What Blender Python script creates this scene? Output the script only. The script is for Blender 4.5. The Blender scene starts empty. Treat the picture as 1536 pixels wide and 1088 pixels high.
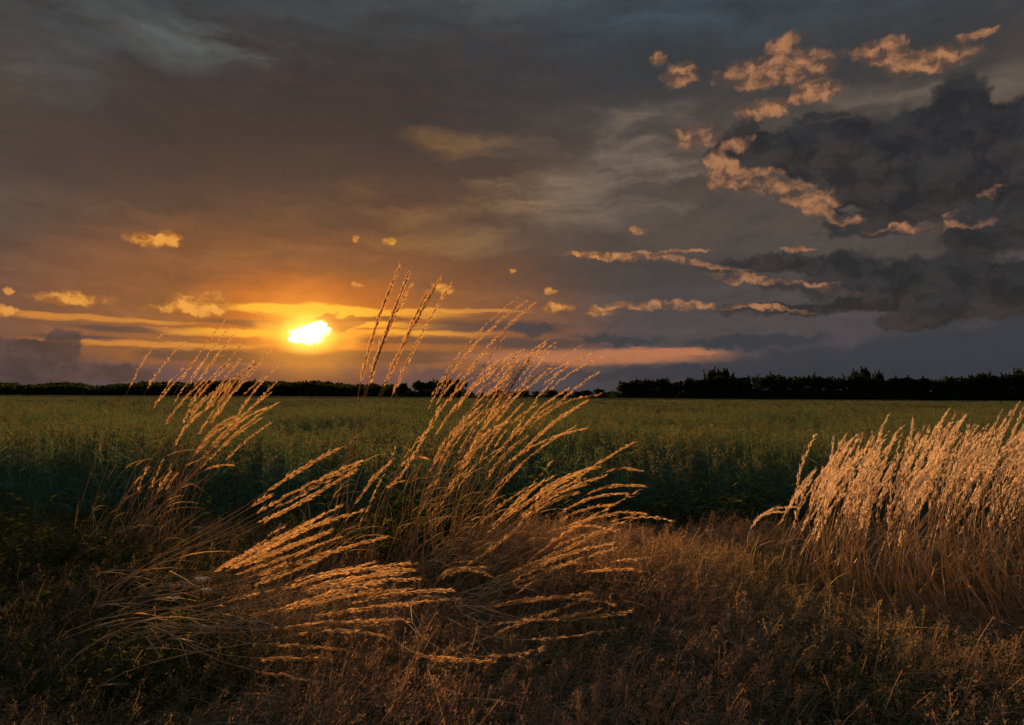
import bpy, bmesh, math, random
import numpy as np
from mathutils import Vector, Matrix

scene = bpy.context.scene
COL = scene.collection
R = math.radians
rng = np.random.default_rng(7)
random.seed(7)

# ------------------------------------------------------------------ camera
CAM_Z = 1.0
F = 1024.0                       # focal length in photograph pixels (24 mm on 36 mm)
PITCH = math.atan(48 / F)
ROLL = R(0.28)
cam_d = bpy.data.cameras.new('camera'); cam_d.lens = 24; cam_d.sensor_width = 36
cam_d.clip_start = 0.05; cam_d.clip_end = 6000
cam = bpy.data.objects.new('camera', cam_d); COL.objects.link(cam)
cam.location = (0, 0, CAM_Z)
CAM_M = Matrix.Rotation(math.pi / 2 + PITCH, 3, 'X') @ Matrix.Rotation(ROLL, 3, 'Z')
cam.rotation_euler = CAM_M.to_euler()
scene.camera = cam

def ray(px, py):
    return CAM_M @ Vector(((px - 768) / F, (544 - py) / F, -1.0))
def at(px, py, y):               # the point at distance y seen at a pixel of the photograph
    d = ray(px, py); d = d * (y / d.y)
    return Vector((d.x, y, CAM_Z + d.z))
def azel(px, py):
    d = ray(px, py).normalized()
    return math.atan2(d.x, d.y), math.asin(d.z)

SUN_PX = (463, 500)
SUN_AZ, SUN_EL = azel(*SUN_PX)
SUN_DIR = ray(*SUN_PX).normalized()

# ------------------------------------------------------------------ colour helpers
def lin(h):
    out = []
    for i in (0, 2, 4):
        c = int(h[i:i + 2], 16) / 255
        out.append(c / 12.92 if c <= 0.04045 else ((c + 0.055) / 1.055) ** 2.4)
    return out + [1.0]

EXPOSURE = 1.15
SKY = 0.4506                        # sky radiance, so that sky * 2**exposure shows as in the photograph
# ------------------------------------------------------------------ sky (world)
world = bpy.data.worlds.new('World'); scene.world = world; world.use_nodes = True
wt = world.node_tree
for n in list(wt.nodes): wt.nodes.remove(n)

class Graph:
    def __init__(s, tree): s.t = tree
    def n(s, kind, **kw):
        nd = s.t.nodes.new(kind)
        for k, v in kw.items(): setattr(nd, k, v)
        return nd
    def put(s, sock, v):
        if isinstance(v, bpy.types.NodeSocket): s.t.links.new(v, sock)
        else: sock.default_value = v
    def m(s, op, a, b=0.0, c=0.0, clamp=False):
        nd = s.n('ShaderNodeMath', operation=op, use_clamp=clamp)
        for i, v in enumerate((a, b, c)): s.put(nd.inputs[i], v)
        return nd.outputs[0]
    def v(s, op, a, b=(0, 0, 0), c=(0, 0, 0)):
        nd = s.n('ShaderNodeVectorMath', operation=op)
        s.put(nd.inputs[0], a); s.put(nd.inputs[1], b)
        if op == 'MULTIPLY_ADD': s.put(nd.inputs[2], c)
        return nd.outputs['Value'] if op in ('DOT_PRODUCT', 'LENGTH', 'DISTANCE') else nd.outputs[0]
    def smooth(s, x, a, b, lo=0.0, hi=1.0):
        nd = s.n('ShaderNodeMapRange', interpolation_type='SMOOTHSTEP')
        for i, v in enumerate((x, a, b, lo, hi)): s.put(nd.inputs[i], v)
        return nd.outputs[0]
    def noise(s, vec, scale, detail=5, rough=0.55, dist=0.0, col=False, lac=2.0):
        nd = s.n('ShaderNodeTexNoise', noise_dimensions='2D')
        s.put(nd.inputs['Vector'], vec); nd.inputs['Scale'].default_value = scale
        nd.inputs['Detail'].default_value = detail; nd.inputs['Roughness'].default_value = rough
        nd.inputs['Lacunarity'].default_value = lac; nd.inputs['Distortion'].default_value = dist
        return nd.outputs['Color' if col else 'Fac']
    def mix(s, f, a, b, blend='MIX'):
        nd = s.n('ShaderNodeMix', data_type='RGBA', blend_type=blend)
        s.put(nd.inputs[0], f); s.put(nd.inputs[6], a); s.put(nd.inputs[7], b)
        return nd.outputs[2]
    def ramp(s, x, stops):
        nd = s.n('ShaderNodeValToRGB'); e = nd.color_ramp.elements
        while len(e) > 1: e.remove(e[-1])
        e[0].position, e[0].color = stops[0][0], stops[0][1]
        for p, c in stops[1:]:
            k = e.new(p); k.color = c
        s.put(nd.inputs[0], x)
        return nd.outputs[0]
    def xyz(s, x, y, z=0.0):
        nd = s.n('ShaderNodeCombineXYZ')
        for i, v in enumerate((x, y, z)): s.put(nd.inputs[i], v)
        return nd.outputs[0]

g = Graph(wt)
tc = g.n('ShaderNodeTexCoord')
sep = g.n('ShaderNodeSeparateXYZ'); wt.links.new(tc.outputs['Generated'], sep.inputs[0])
dx, dy, dz = sep.outputs
az = g.m('ARCTAN2', dx, dy)
el = g.m('ARCSINE', dz)
K = 10.0                                        # sky units: radians * 10
P = g.xyz(g.m('MULTIPLY', az, K), g.m('MULTIPLY', el, K), 1.0)

def sky(px, py):
    a, e = azel(px, py); return a * K, e * K
def rad(px, py, rx, ry):
    x0, y0 = sky(px - rx, py); x1, y1 = sky(px + rx, py); ya = sky(px, py - ry)[1]; yb = sky(px, py + ry)[1]
    return (x1 - x0) / 2, (ya - yb) / 2

def warp(p, scale, amp, stretch=(1, 1, 1), detail=4, seed=0.0):
    q = g.v('MULTIPLY_ADD', p, stretch, (seed, seed * 1.7, 0))
    a = g.noise(q, scale, detail, 0.6)
    b = g.noise(g.v('ADD', q, (31.7, 12.3, 0)), scale, detail, 0.6)
    return g.v('MULTIPLY_ADD', g.xyz(a, b), amp, g.v('ADD', p, (-0.5 * amp[0], -0.5 * amp[1], 0)))

def blob(p, px, py, rx, ry, rot=0.0, amp=1.0):   # a soft ellipse
    x, y = sky(px, py); a, b = rad(px, py, rx, ry)
    if rot == 0:
        q = g.v('MULTIPLY_ADD', p, (1 / a, 1 / b, 0), (-x / a, -y / b, 0))
        d = g.v('DOT_PRODUCT', q, q)
    else:                                        # p carries z = 1, so one dot product is one rotated axis
        c, n = math.cos(R(rot)), math.sin(R(rot))
        u = g.v('DOT_PRODUCT', p, (c / a, n / a, -(c * x + n * y) / a))
        w = g.v('DOT_PRODUCT', p, (-n / b, c / b, (n * x - c * y) / b))
        d = g.m('MULTIPLY_ADD', w, w, g.m('MULTIPLY', u, u))
    e = g.smooth(d, 0.0, 1.9, 1.0, 0.0)
    return g.m('MULTIPLY', e, amp) if amp != 1 else e
def blobs(p, L):
    t = None
    for b in L:
        e = blob(p, *b)
        t = e if t is None else g.m('ADD', t, e)
    return t


SX, SY = sky(*SUN_PX)
azK = g.m('MULTIPLY', az, K)
dAz = g.m('ABSOLUTE', g.m('SUBTRACT', azK, SX))
W1 = warp(P, 0.75, (1.3, 0.5, 0), stretch=(1, 1.7, 1), detail=4, seed=1.3)      # broad, stretched
W2 = warp(P, 2.4, (0.50, 0.34, 0), detail=6, seed=11.0)                         # cauliflower edges
W3 = warp(P, 3.6, (0.55, 0.12, 0), stretch=(0.5, 2.0, 1), detail=4, seed=7.7)   # flat bars
ST = g.noise(g.v('MULTIPLY', W1, (0.55, 2.6, 1)), 0.9, 6, 0.55)
ST2 = g.noise(g.v('MULTIPLY_ADD', W1, (0.7, 2.6, 1), (5, 2, 0)), 1.9, 6, 0.62)

# high overcast: colour by elevation, warmer towards the sun, bluer away from it
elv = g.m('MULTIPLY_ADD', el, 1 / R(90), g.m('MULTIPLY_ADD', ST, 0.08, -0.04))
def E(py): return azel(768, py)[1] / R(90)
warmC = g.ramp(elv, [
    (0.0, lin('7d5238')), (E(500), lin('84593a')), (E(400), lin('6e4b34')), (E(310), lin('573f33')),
    (E(230), lin('453833')), (E(120), lin('3a3536')), (E(20), lin('3f4244')), (0.6, lin('666e74')), (1.0, lin('727d85'))])  # last stops, above the view, brightened to lift ambient light on the foreground
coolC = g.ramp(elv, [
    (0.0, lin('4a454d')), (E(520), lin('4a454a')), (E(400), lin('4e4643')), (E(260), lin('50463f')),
    (E(130), lin('3f3e3f')), (E(60), lin('383d42')), (E(0), lin('404c54')), (0.6, lin('68757d')), (1.0, lin('727e86'))])  # brightened overhead too, as added ambient for the foreground
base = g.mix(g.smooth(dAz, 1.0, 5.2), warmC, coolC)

WIDE = g.mix(1.0, base, g.ramp(ST2, [(0.25, (0.84, 0.84, 0.86, 1)), (0.5, (1, 1, 1, 1)), (0.75, (1.2, 1.17, 1.12, 1))]), 'MULTIPLY')   # overcast that goes on all round, brightened overhead for ambient light

# clear gap and glow around the sun
glow1 = blob(P, SUN_PX[0], 485, 400, 125)
glow2 = blob(P, SUN_PX[0] + 6, 476, 165, 62)
base = g.mix(g.m('MULTIPLY', glow1, 0.48), base, lin('a05a28'))
base = g.mix(g.m('MULTIPLY', glow2, 0.72), base, lin('cf6c1c'))

# soft streaks of thin high cloud
lightP = blobs(W1, [(690, 218, 75, 22), (930, 250, 200, 80), (1010, 205, 120, 60), (690, 365, 130, 20), (450, 392, 140, 18), (790, 300, 250, 45),
                    (1130, 300, 160, 60, 0, 0.5), (1340, 150, 120, 26, -8, 1.2), (1500, 300, 60, 50), (1510, 130, 60, 36)])
warmer = g.mix(g.smooth(dAz, 0.5, 4.5), lin('9a6c3a'), lin('6d5f53'))
base = g.mix(g.m('MULTIPLY', g.m('MULTIPLY', lightP, g.smooth(ST, 0.36, 0.70)), 0.65, clamp=True), base, warmer)
topP = blobs(W1, [(180, 40, 260, 45), (330, 70, 120, 30), (60, 110, 120, 50), (740, 15, 60, 40), (1300, 5, 300, 22)])
base = g.mix(g.m('MULTIPLY', g.m('MULTIPLY', topP, g.smooth(ST, 0.30, 0.70)), 0.5, clamp=True), base, g.mix(g.smooth(azK, -1, 3.5), lin('585c5b'), lin('46525a')))
darkP = blobs(W1, [(480, 200, 320, 75), (620, 120, 240, 50, 20), (150, 230, 260, 60), (980, 110, 150, 50), (900, 410, 260, 30), (1300, 100, 200, 40)])
base = g.mix(g.m('MULTIPLY', g.m('MULTIPLY', darkP, g.smooth(ST2, 0.30, 0.7)), 0.55, clamp=True), base, g.mix(g.smooth(dAz, 1.0, 5.0), lin('3d322f'), lin('2c2e33')))
base = g.mix(1.0, base, g.ramp(ST2, [(0.25, (0.84, 0.84, 0.86, 1)), (0.5, (1, 1, 1, 1)), (0.75, (1.2, 1.17, 1.12, 1))]), 'MULTIPLY')

# bright and dark bars near the sun
bars = blobs(W3, [(510, 467, 190, 7), (465, 467, 80, 11), (110, 476, 170, 5), (590, 488, 110, 4), (350, 500, 120, 6), (640, 500, 100, 5), (700, 466, 90, 3), (230, 517, 150, 5)])
base = g.mix(g.m('MULTIPLY', bars, 0.9, clamp=True), base, g.mix(blob(P, SUN_PX[0], 480, 200, 50), lin('cc8139'), [1.0, 0.43, 0.03, 1]))
dbars = blobs(W3, [(180, 494, 70, 5), (370, 485, 70, 5), (570, 478, 50, 4), (730, 490, 120, 8), (610, 511, 110, 5), (460, 536, 190, 11), (650, 535, 150, 8), (300, 535, 90, 9), (120, 505, 60, 4), (800, 515, 90, 8)])
base = g.mix(g.m('MULTIPLY', dbars, 0.85, clamp=True), base, g.mix(g.smooth(dAz, 0.3, 3.0), lin('754829'), lin('473c40')))
pink = blobs(W3, [(880, 537, 190, 11), (1000, 528, 90, 6)])
base = g.mix(g.m('MULTIPLY', pink, 0.95, clamp=True), base, lin('b0704f'))

# low cloud bank along the horizon, lumpy on the left
N2 = g.noise(g.v('MULTIPLY', W2, (1, 1.35, 1)), 2.2, 8, 0.60)
N2b = g.noise(g.v('MULTIPLY_ADD', W2, (1, 1.35, 1), (-0.26, -0.22, 0)), 2.2, 6, 0.60)
NL = g.m('SUBTRACT', N2, N2b)                    # positive on the sides turned to the sun
bank = blobs(W2, [(20, 548, 120, 32), (96, 512, 17, 20), (55, 526, 50, 16), (-90, 530, 110, 42), (160, 560, 80, 15)])
bankC = g.mix(g.smooth(N2, 0.36, 0.66), lin('3c3235'), lin('514143'))
edge = g.m('MULTIPLY_ADD', el, K, g.m('MULTIPLY_ADD', N2, 0.5, -0.25))
low = g.smooth(edge, sky(768, 566)[1], sky(768, 540)[1], 1.0, 0.0)
lowC = g.ramp(g.m('MULTIPLY', dAz, 0.12), [(0.0, lin('6e4433')), (0.16, lin('54414a')), (0.40, lin('41434b')), (0.75, lin('363b43'))])
base = g.mix(g.m('MULTIPLY', low, 0.92), base, lowC)
base = g.mix(g.m('MULTIPLY', g.smooth(bank, 0.16, 0.80), 0.85), base, bankC)
rb = blobs(W2, [(1130, 512, 110, 10), (1280, 545, 260, 26), (1450, 520, 180, 34), (930, 512, 70, 6), (1040, 562, 200, 12), (800, 495, 40, 9), (1700, 480, 200, 80)])
base = g.mix(g.m('MULTIPLY', g.smooth(rb, 0.12, 0.95), 0.85), base, g.mix(g.smooth(dAz, 0.5, 4.5), lin('4d4044'), lin('343840')))

W4 = warp(P, 4.2, (0.26, 0.16, 0), detail=3, seed=63.0)
N4 = g.noise(g.v('MULTIPLY', W4, (0.9, 1.3, 1)), 5.0, 5, 0.52)
N4b = g.noise(g.v('MULTIPLY_ADD', W4, (0.9, 1.3, 1), (-0.07, -0.08, 0)), 5.0, 4, 0.52)

# the heavy cumulus on the right: dark bodies, lit on the sides turned to the sun
BIG = [(1290, 232, 150, 55), (1150, 228, 85, 30), (1420, 230, 130, 66), (1490, 185, 95, 40), (1440, 140, 50, 26), (1390, 305, 90, 30),
       (1500, 350, 110, 34), (1290, 340, 70, 18), (1620, 260, 150, 90), (1330, 418, 160, 30), (1470, 440, 150, 38), (1180, 394, 130, 14),
       (1230, 462, 170, 10), (1640, 430, 160, 50), (1380, 482, 60, 14)]
LIT = [(b[0], b[1], b[2] * .92, b[3] * .82) + tuple(b[4:]) for b in [(1165, 284, 110, 24, -22), (1076, 262, 24, 36), (1120, 192, 50, 22, 30), (1232, 318, 60, 16, -20), (1160, 425, 120, 12, -10), (1090, 462, 120, 6, -4), (1230, 178, 60, 8), (1370, 345, 70, 10), (1450, 330, 40, 16), (1500, 290, 30, 16)]]
nb = g.m('MULTIPLY_ADD', N2, 1.2, -0.60)
bd = blobs(W2, BIG + [(1200, 225, 110, 34), (1120, 225, 50, 26), (1375, 275, 120, 40), (1300, 285, 70, 24)]); ld = blobs(W2, LIT)
W2s = g.v('ADD', W2, (-0.15, -0.24, 0))          # the same field a little nearer the sun
bds = blobs(W2s, BIG)
Dm = g.m('MINIMUM', g.m('MAXIMUM', bd, g.m('MULTIPLY', ld, 0.72)), 1.5)
D = g.m('ADD', g.m('ADD', Dm, nb), g.m('MULTIPLY_ADD', N4, 0.4, -0.2))
cover = g.smooth(D, 0.15, 0.90)
rim = g.m('SUBTRACT', Dm, g.m('MINIMUM', bds, 1.5))
rim = g.m('ADD', g.m('MULTIPLY_ADD', NL, 1.3, rim), g.m('MULTIPLY_ADD', N4, 0.5, -0.25))
lightB = g.m('MULTIPLY', g.smooth(rim, 0.0, 0.95), g.smooth(ld, 0.02, 0.65, 0.03, 0.95))
bodyC = g.mix(g.smooth(g.m('MULTIPLY_ADD', NL, 0.5, N2), 0.28, 0.74), lin('252528'), lin('333234'))
litC = g.mix(g.smooth(g.m('ADD', N4, N2), 0.72, 1.22), lin('5c443b'), lin('ad7852'))
base = g.mix(g.m('MULTIPLY', cover, 0.96), base, g.mix(lightB, bodyC, litC))

# small lit puffs and streaks
PUFF = [(1165, 105, 88, 22), (1020, 112, 26, 17), (1176, 64, 28, 13), (1225, 138, 40, 16), (1150, 163, 40, 14), (1328, 76, 40, 18), (1395, 92, 64, 18), (1470, 50, 26, 8), (986, 88, 12, 9),
        (1045, 205, 36, 16, 0, .8), (905, 384, 62, 6, -4), (1040, 394, 70, 5, -12), (990, 458, 80, 7), (1200, 373, 24, 4), (1010, 377, 60, 3),
        (228, 361, 38, 10), (250, 356, 16, 10), (300, 455, 42, 16), (270, 464, 50, 7), (110, 449, 62, 9), (533, 358, 7, 4), (586, 362, 11, 5), (662, 433, 20, 8), (832, 462, 24, 7),
        (903, 468, 20, 7), (955, 346, 13, 6), (770, 405, 6, 4), (8, 468, 14, 8), (10, 434, 8, 5), (826, 437, 8, 5), (538, 426, 8, 5)]
pb = blobs(W4, [(b[0], b[1], b[2] * 1.1, b[3] * 1.15) + tuple(b[4:]) for b in PUFF])
pd = g.m('ADD', pb, g.m('ADD', g.m('MULTIPLY_ADD', N4, 0.75, -0.375), g.m('MULTIPLY_ADD', N2, 0.5, -0.25)))
pcov = g.m('MULTIPLY', g.smooth(pd, 0.12, 1.15), g.smooth(pb, 0.04, 0.30))
pl = g.m('ADD', g.m('MULTIPLY', g.m('SUBTRACT', N4, N4b), 2.6), g.smooth(pd, 0.4, 1.4, 0.15, 0.70), clamp=True)
warmth = g.smooth(dAz, 2.4, 5.4)
pc = g.mix(pl, g.mix(warmth, lin('a8642a'), lin('63493c')), g.mix(warmth, lin('f3a445'), lin('b67d54')))
base = g.mix(g.m('MULTIPLY', pcov, 0.84), base, pc)

# the sun itself, breaking through ragged cloud
core = g.smooth(g.m('ADD', g.m('SUBTRACT', blobs(W4, [(462, 502, 27, 16), (477, 491, 17, 8), (449, 508, 18, 6)]), g.m('MULTIPLY', dbars, 0.4)), g.m('MULTIPLY_ADD', N4, 0.7, -0.35)), 0.25, 1.40)
halo = blobs(W3, [(463, 499, 70, 26), (470, 467, 90, 9)])
base = g.mix(g.m('MULTIPLY', halo, 0.80, clamp=True), base, [1.1, 0.43, 0.03, 1])
occ = g.smooth(g.m('ADD', blobs(W4, [(503, 487, 15, 16), (525, 485, 26, 7), (548, 480, 30, 5), (488, 477, 16, 5)]), g.m('MULTIPLY_ADD', N4, 1.3, -0.65)), 0.30, 0.8)
base = g.mix(g.m('MULTIPLY', occ, 0.80), base, lin('96582a'))
glare = g.m('POWER', g.m('ADD', blob(P, 462, 500, 100, 72), 0.0), 2.0)     # bloom around the sun, painted into the sky colour
base = g.mix(glare, base, [0.34, 0.13, 0.012, 1], 'ADD')
glare2 = g.m('POWER', blob(P, 462, 501, 44, 30), 2.0)
base = g.mix(glare2, base, [0.9, 0.48, 0.08, 1], 'ADD')
base = g.mix(core, base, [4.0, 3.3, 2.0, 1], 'ADD')

# clear air behind it all
nish = g.n('ShaderNodeTexSky', sky_type='NISHITA', sun_disc=False)
nish.sun_elevation = SUN_EL; nish.sun_rotation = SUN_AZ
nish.air_density = 1.2; nish.dust_density = 2.0
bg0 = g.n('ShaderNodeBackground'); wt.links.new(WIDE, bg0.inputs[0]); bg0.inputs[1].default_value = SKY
bg1 = g.n('ShaderNodeBackground'); wt.links.new(base, bg1.inputs[0]); bg1.inputs[1].default_value = SKY
# the cloud shapes above all lie in this part of the sky; elsewhere the overcast is the same with or without them
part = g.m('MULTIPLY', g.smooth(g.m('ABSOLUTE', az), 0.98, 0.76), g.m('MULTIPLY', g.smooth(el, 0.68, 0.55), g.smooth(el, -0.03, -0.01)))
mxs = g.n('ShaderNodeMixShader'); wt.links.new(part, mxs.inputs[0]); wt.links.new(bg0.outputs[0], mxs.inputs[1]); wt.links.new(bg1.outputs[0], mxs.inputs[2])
bg2 = g.n('ShaderNodeBackground'); wt.links.new(nish.outputs[0], bg2.inputs[0]); bg2.inputs[1].default_value = 0.0016 * SKY
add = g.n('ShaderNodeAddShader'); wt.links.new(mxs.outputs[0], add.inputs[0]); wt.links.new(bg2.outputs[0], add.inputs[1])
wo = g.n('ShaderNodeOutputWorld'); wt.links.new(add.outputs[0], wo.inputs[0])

# ------------------------------------------------------------------ sun lamp, exposure
sun_d = bpy.data.lights.new('sun', 'SUN'); sun_d.energy = 5.0; sun_d.angle = R(1.2); sun_d.color = (1.0, 0.54, 0.21)
sun = bpy.data.objects.new('sun', sun_d); COL.objects.link(sun)
sun.rotation_euler = SUN_DIR.to_track_quat('Z', 'Y').to_euler()
scene.view_settings.view_transform = 'Standard'; scene.view_settings.look = 'None'
scene.view_settings.exposure = EXPOSURE; scene.view_settings.gamma = 1.0; scene.view_settings.use_curve_mapping = False
scene.render.engine = 'CYCLES'
world.cycles.sampling_method = 'NONE'      # the sky is smooth: found by the bounce rays alone
scene.cycles.use_denoising = True
scene.cycles.use_adaptive_sampling = True; scene.cycles.adaptive_threshold = 0.015; scene.cycles.adaptive_min_samples = 12
scene.cycles.max_bounces = 6; scene.cycles.diffuse_bounces = 3; scene.cycles.transmission_bounces = 4; scene.cycles.glossy_bounces = 2

# ================================================================== helpers
def tag(o, label=None, cat=None, group=None, kind=None):
    if label: o['label'] = label
    if cat: o['category'] = cat
    if group: o['group'] = group
    if kind: o['kind'] = kind
    return o
def link(name, data, parent=None, mat=None):
    o = bpy.data.objects.new(name, data); COL.objects.link(o)
    if parent is not None: o.parent = parent
    if mat is not None and data is not None and not len(data.materials): data.materials.append(mat)
    return o
def empty(name, loc):
    o = bpy.data.objects.new(name, None); COL.objects.link(o); o.location = loc; o.empty_display_size = 0.1
    return o

class MB:                                       # collects vertices, faces and one colour value per face corner vertex
    def __init__(s): s.v = []; s.f = []; s.c = []; s.n = 0
    def add(s, verts, faces, c):
        verts = np.asarray(verts, float).reshape(-1, 3)
        s.v.append(verts); s.f += [tuple(int(i) + s.n for i in f) for f in faces]
        s.c.append(np.broadcast_to(np.asarray(c, float), (len(verts),)).copy()); s.n += len(verts)
    def mesh(s, name, mat=None, origin=(0, 0, 0), smooth=False):
        m = bpy.data.meshes.new(name)
        V = np.concatenate(s.v) - np.asarray(origin, float)
        m.from_pydata(V.tolist(), [], s.f)
        a = m.attributes.new('tone', 'FLOAT', 'POINT'); a.data.foreach_set('value', np.concatenate(s.c).astype(np.float32))
        if mat: m.materials.append(mat)
        if smooth: m.shade_smooth()
        m.update()
        return m

def unit(a): return a / np.maximum(np.linalg.norm(a, axis=-1, keepdims=True), 1e-9)
def frame(t):
    up = np.array((0, 0, 1.0)) if abs(t[2]) < 0.9 else np.array((1.0, 0, 0))
    a = unit(np.cross(t, up)); return a, np.cross(a, t)
def tube(mb, pts, r0, r1, c, sides=4):
    pts = np.asarray(pts, float); n = len(pts)
    tg = unit(np.gradient(pts, axis=0)); V = []
    for i in range(n):
        a, b = frame(tg[i]); r = r0 + (r1 - r0) * i / (n - 1)
        for k in range(sides):
            w = 2 * math.pi * k / sides
            V.append(pts[i] + r * (math.cos(w) * a + math.sin(w) * b))
    Fc = [(i * sides + k, i * sides + (k + 1) % sides, (i + 1) * sides + (k + 1) % sides, (i + 1) * sides + k) for i in range(n - 1) for k in range(sides)]
    mb.add(V, Fc, c)
def blade(mb, base, dirv, length, width, droop, c, seg=3, side=None):   # a tapering, arching strip
    d = unit(np.asarray(dirv, float)); p = np.asarray(base, float)
    if side is None:
        w = np.array((rng.normal(), rng.normal(), 0.25 * rng.normal())); side = unit(w - d * w.dot(d))
    V = []; hv = np.array((d[0], d[1], 0)); hl = np.linalg.norm(hv)
    out = hv / hl if hl > 0.05 else unit(np.array((rng.normal(), rng.normal(), 0)))
    for i in range(seg + 1):
        t = i / seg
        q = p + d * length * t + (out * 0.5 - np.array((0, 0, 0.75))) * droop * length * t * t
        w = width * (1 - t) ** 0.7 * (0.6 + 0.8 * min(t * 3, 0.5))
        if i == seg: V.append(q)
        else: V += [q - side * w, q + side * w]
    Fc = [(2 * i, 2 * i + 1, 2 * i + 3, 2 * i + 2) for i in range(seg - 1)] + [(2 * seg - 2, 2 * seg - 1, 2 * seg)]
    mb.add(V, Fc, c)
def spikelets(mb, pos, d, length, width, c):     # pos, d: (n,3); thin husks: small creased leaves pointed at both ends
    n = len(pos); d = unit(d)
    ref = rng.normal(size=(n, 3)); a = unit(np.cross(d, ref)); b = np.cross(d, a)
    L = np.broadcast_to(length, (n,))[:, None]; W = np.broadcast_to(width, (n,))[:, None]
    mid = pos + d * L * 0.4
    V = np.stack([pos, mid + a * W + b * W * .5, pos + d * L, mid - a * W + b * W * .5], 1)
    base = np.arange(n)[:, None] * 4
    F1 = np.array([(0, 1, 2), (0, 2, 3)])
    Fc = (base[:, None, :] + F1[None]).reshape(-1, 3)
    mb.add(V.reshape(-1, 3), Fc.tolist(), np.repeat(np.broadcast_to(c, (n,)), 4))

# ------------------------------------------------------------------ materials
def material(name): 
    m = bpy.data.materials.new(name); m.use_nodes = True
    for n in list(m.node_tree.nodes): m.node_tree.nodes.remove(n)
    return m, Graph(m.node_tree)
def plant_mat(name, stops, trans=0.5, tint=(1.0, 0.9, 0.7), patch=None, patch_scale=0.8, gloss=0.0):
    """thin plant tissue: light from behind shines through; stops = colours by the piece's own tone"""
    m, q = material(name); t = m.node_tree
    at_ = q.n('ShaderNodeAttribute', attribute_name='tone'); oi = q.n('ShaderNodeObjectInfo')
    geo = q.n('ShaderNodeNewGeometry')
    tone = q.m('ADD', at_.outputs['Fac'], q.m('MULTIPLY', q.m('SUBTRACT', oi.outputs['Random'], 0.5), 0.25), clamp=True)
    col = q.ramp(tone, stops)
    if patch:
        nz = q.n('ShaderNodeTexNoise'); t.links.new(geo.outputs['Position'], nz.inputs['Vector'])
        nz.inputs['Scale'].default_value = patch_scale; nz.inputs['Detail'].default_value = 3
        f = q.smooth(nz.outputs['Fac'], 0.42, 0.62)
        col = q.mix(f, col, q.ramp(tone, patch))
    d = q.n('ShaderNodeBsdfDiffuse'); t.links.new(col, d.inputs[0])
    tr = q.n('ShaderNodeBsdfTranslucent'); t.links.new(q.mix(1.0, col, list(tint) + [1], 'MULTIPLY'), tr.inputs[0])
    mx = q.n('ShaderNodeMixShader'); mx.inputs[0].default_value = trans
    t.links.new(d.outputs[0], mx.inputs[1]); t.links.new(tr.outputs[0], mx.inputs[2])
    out = mx.outputs[0]
    if gloss > 0:
        gl = q.n('ShaderNodeBsdfGlossy'); gl.inputs['Roughness'].default_value = 0.6; gl.inputs[0].default_value = (0.9, 0.85, 0.8, 1)
        m2 = q.n('ShaderNodeMixShader'); m2.inputs[0].default_value = gloss
        t.links.new(out, m2.inputs[1]); t.links.new(gl.outputs[0], m2.inputs[2]); out = m2.outputs[0]
    o = q.n('ShaderNodeOutputMaterial'); t.links.new(out, o.inputs[0])
    return m
def rgb(*c): return list(c) + [1.0]
M_HEAD = plant_mat('seed_head_straw', [(0, rgb(.40, .23, .11)), (0.5, rgb(.60, .40, .21)), (1, rgb(.76, .57, .34))], 0.55, (1, .95, .8), gloss=0.03)
M_HEAD2 = plant_mat('pale_plume', [(0, rgb(.50, .37, .27)), (0.5, rgb(.66, .52, .40)), (1, rgb(.78, .66, .52))], 0.5, (1, .95, .85), gloss=0.02)
M_STEM = plant_mat('straw_stem', [(0, rgb(.30, .21, .11)), (0.5, rgb(.46, .34, .19)), (1, rgb(.58, .44, .27))], 0.3, (1, .85, .5), gloss=0.08)
M_LEAF = plant_mat('dry_leaf', [(0, rgb(.10, .10, .035)), (0.5, rgb(.20, .16, .07)), (1, rgb(.36, .26, .13))], 0.35)
M_DRY = plant_mat('dry_grass_blades', [(0, rgb(.13, .095, .065)), (0.4, rgb(.25, .18, .125)), (0.75, rgb(.38, .28, .20)), (1, rgb(.50, .40, .29))], 0.30, (1, .8, .6),
                  patch=[(0, rgb(.09, .10, .05)), (0.5, rgb(.21, .18, .10)), (1, rgb(.42, .34, .22))], patch_scale=1.1)
M_GREEN = plant_mat('weed_leaves', [(0, rgb(.03, .045, .018)), (0.5, rgb(.055, .075, .03)), (1, rgb(.12, .12, .05))], 0.35, (1, 1, .5))
M_CROP = plant_mat('crop_plants', [(0, rgb(.11, .20, .14)), (0.35, rgb(.15, .26, .18)), (0.6, rgb(.10, .15, .095)), (0.8, rgb(.14, .125, .075)), (1, rgb(.27, .20, .11))], 0.27, (.9, 1, .6),
                   patch=[(0, rgb(.10, .19, .14)), (0.35, rgb(.13, .24, .18)), (0.6, rgb(.085, .14, .095)), (0.8, rgb(.115, .115, .07)), (1, rgb(.22, .18, .10))], patch_scale=0.35)
M_TREE = plant_mat('tree_leaves', [(0, rgb(.02, .03, .012)), (0.5, rgb(.035, .05, .02)), (1, rgb(.06, .075, .03))], 0.25, (1, 1, .4))
M_DEAD = plant_mat('dead_stem', [(0, rgb(.045, .03, .022)), (1, rgb(.11, .07, .045))], 0.0)
M_PETAL = plant_mat('white_petals', [(0, rgb(.55, .52, .48)), (1, rgb(.75, .72, .68))], 0.4, (1, .9, .8))
m, q = material('bark'); d = q.n('ShaderNodeBsdfDiffuse')
tco = q.n('ShaderNodeTexCoord')
nz = q.n('ShaderNodeTexNoise'); nz.inputs['Scale'].default_value = 6; m.node_tree.links.new(tco.outputs['Object'], nz.inputs['Vector'])
m.node_tree.links.new(q.ramp(nz.outputs['Fac'], [(0.3, rgb(.03, .022, .016)), (0.7, rgb(.09, .065, .045))]), d.inputs[0])
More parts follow.
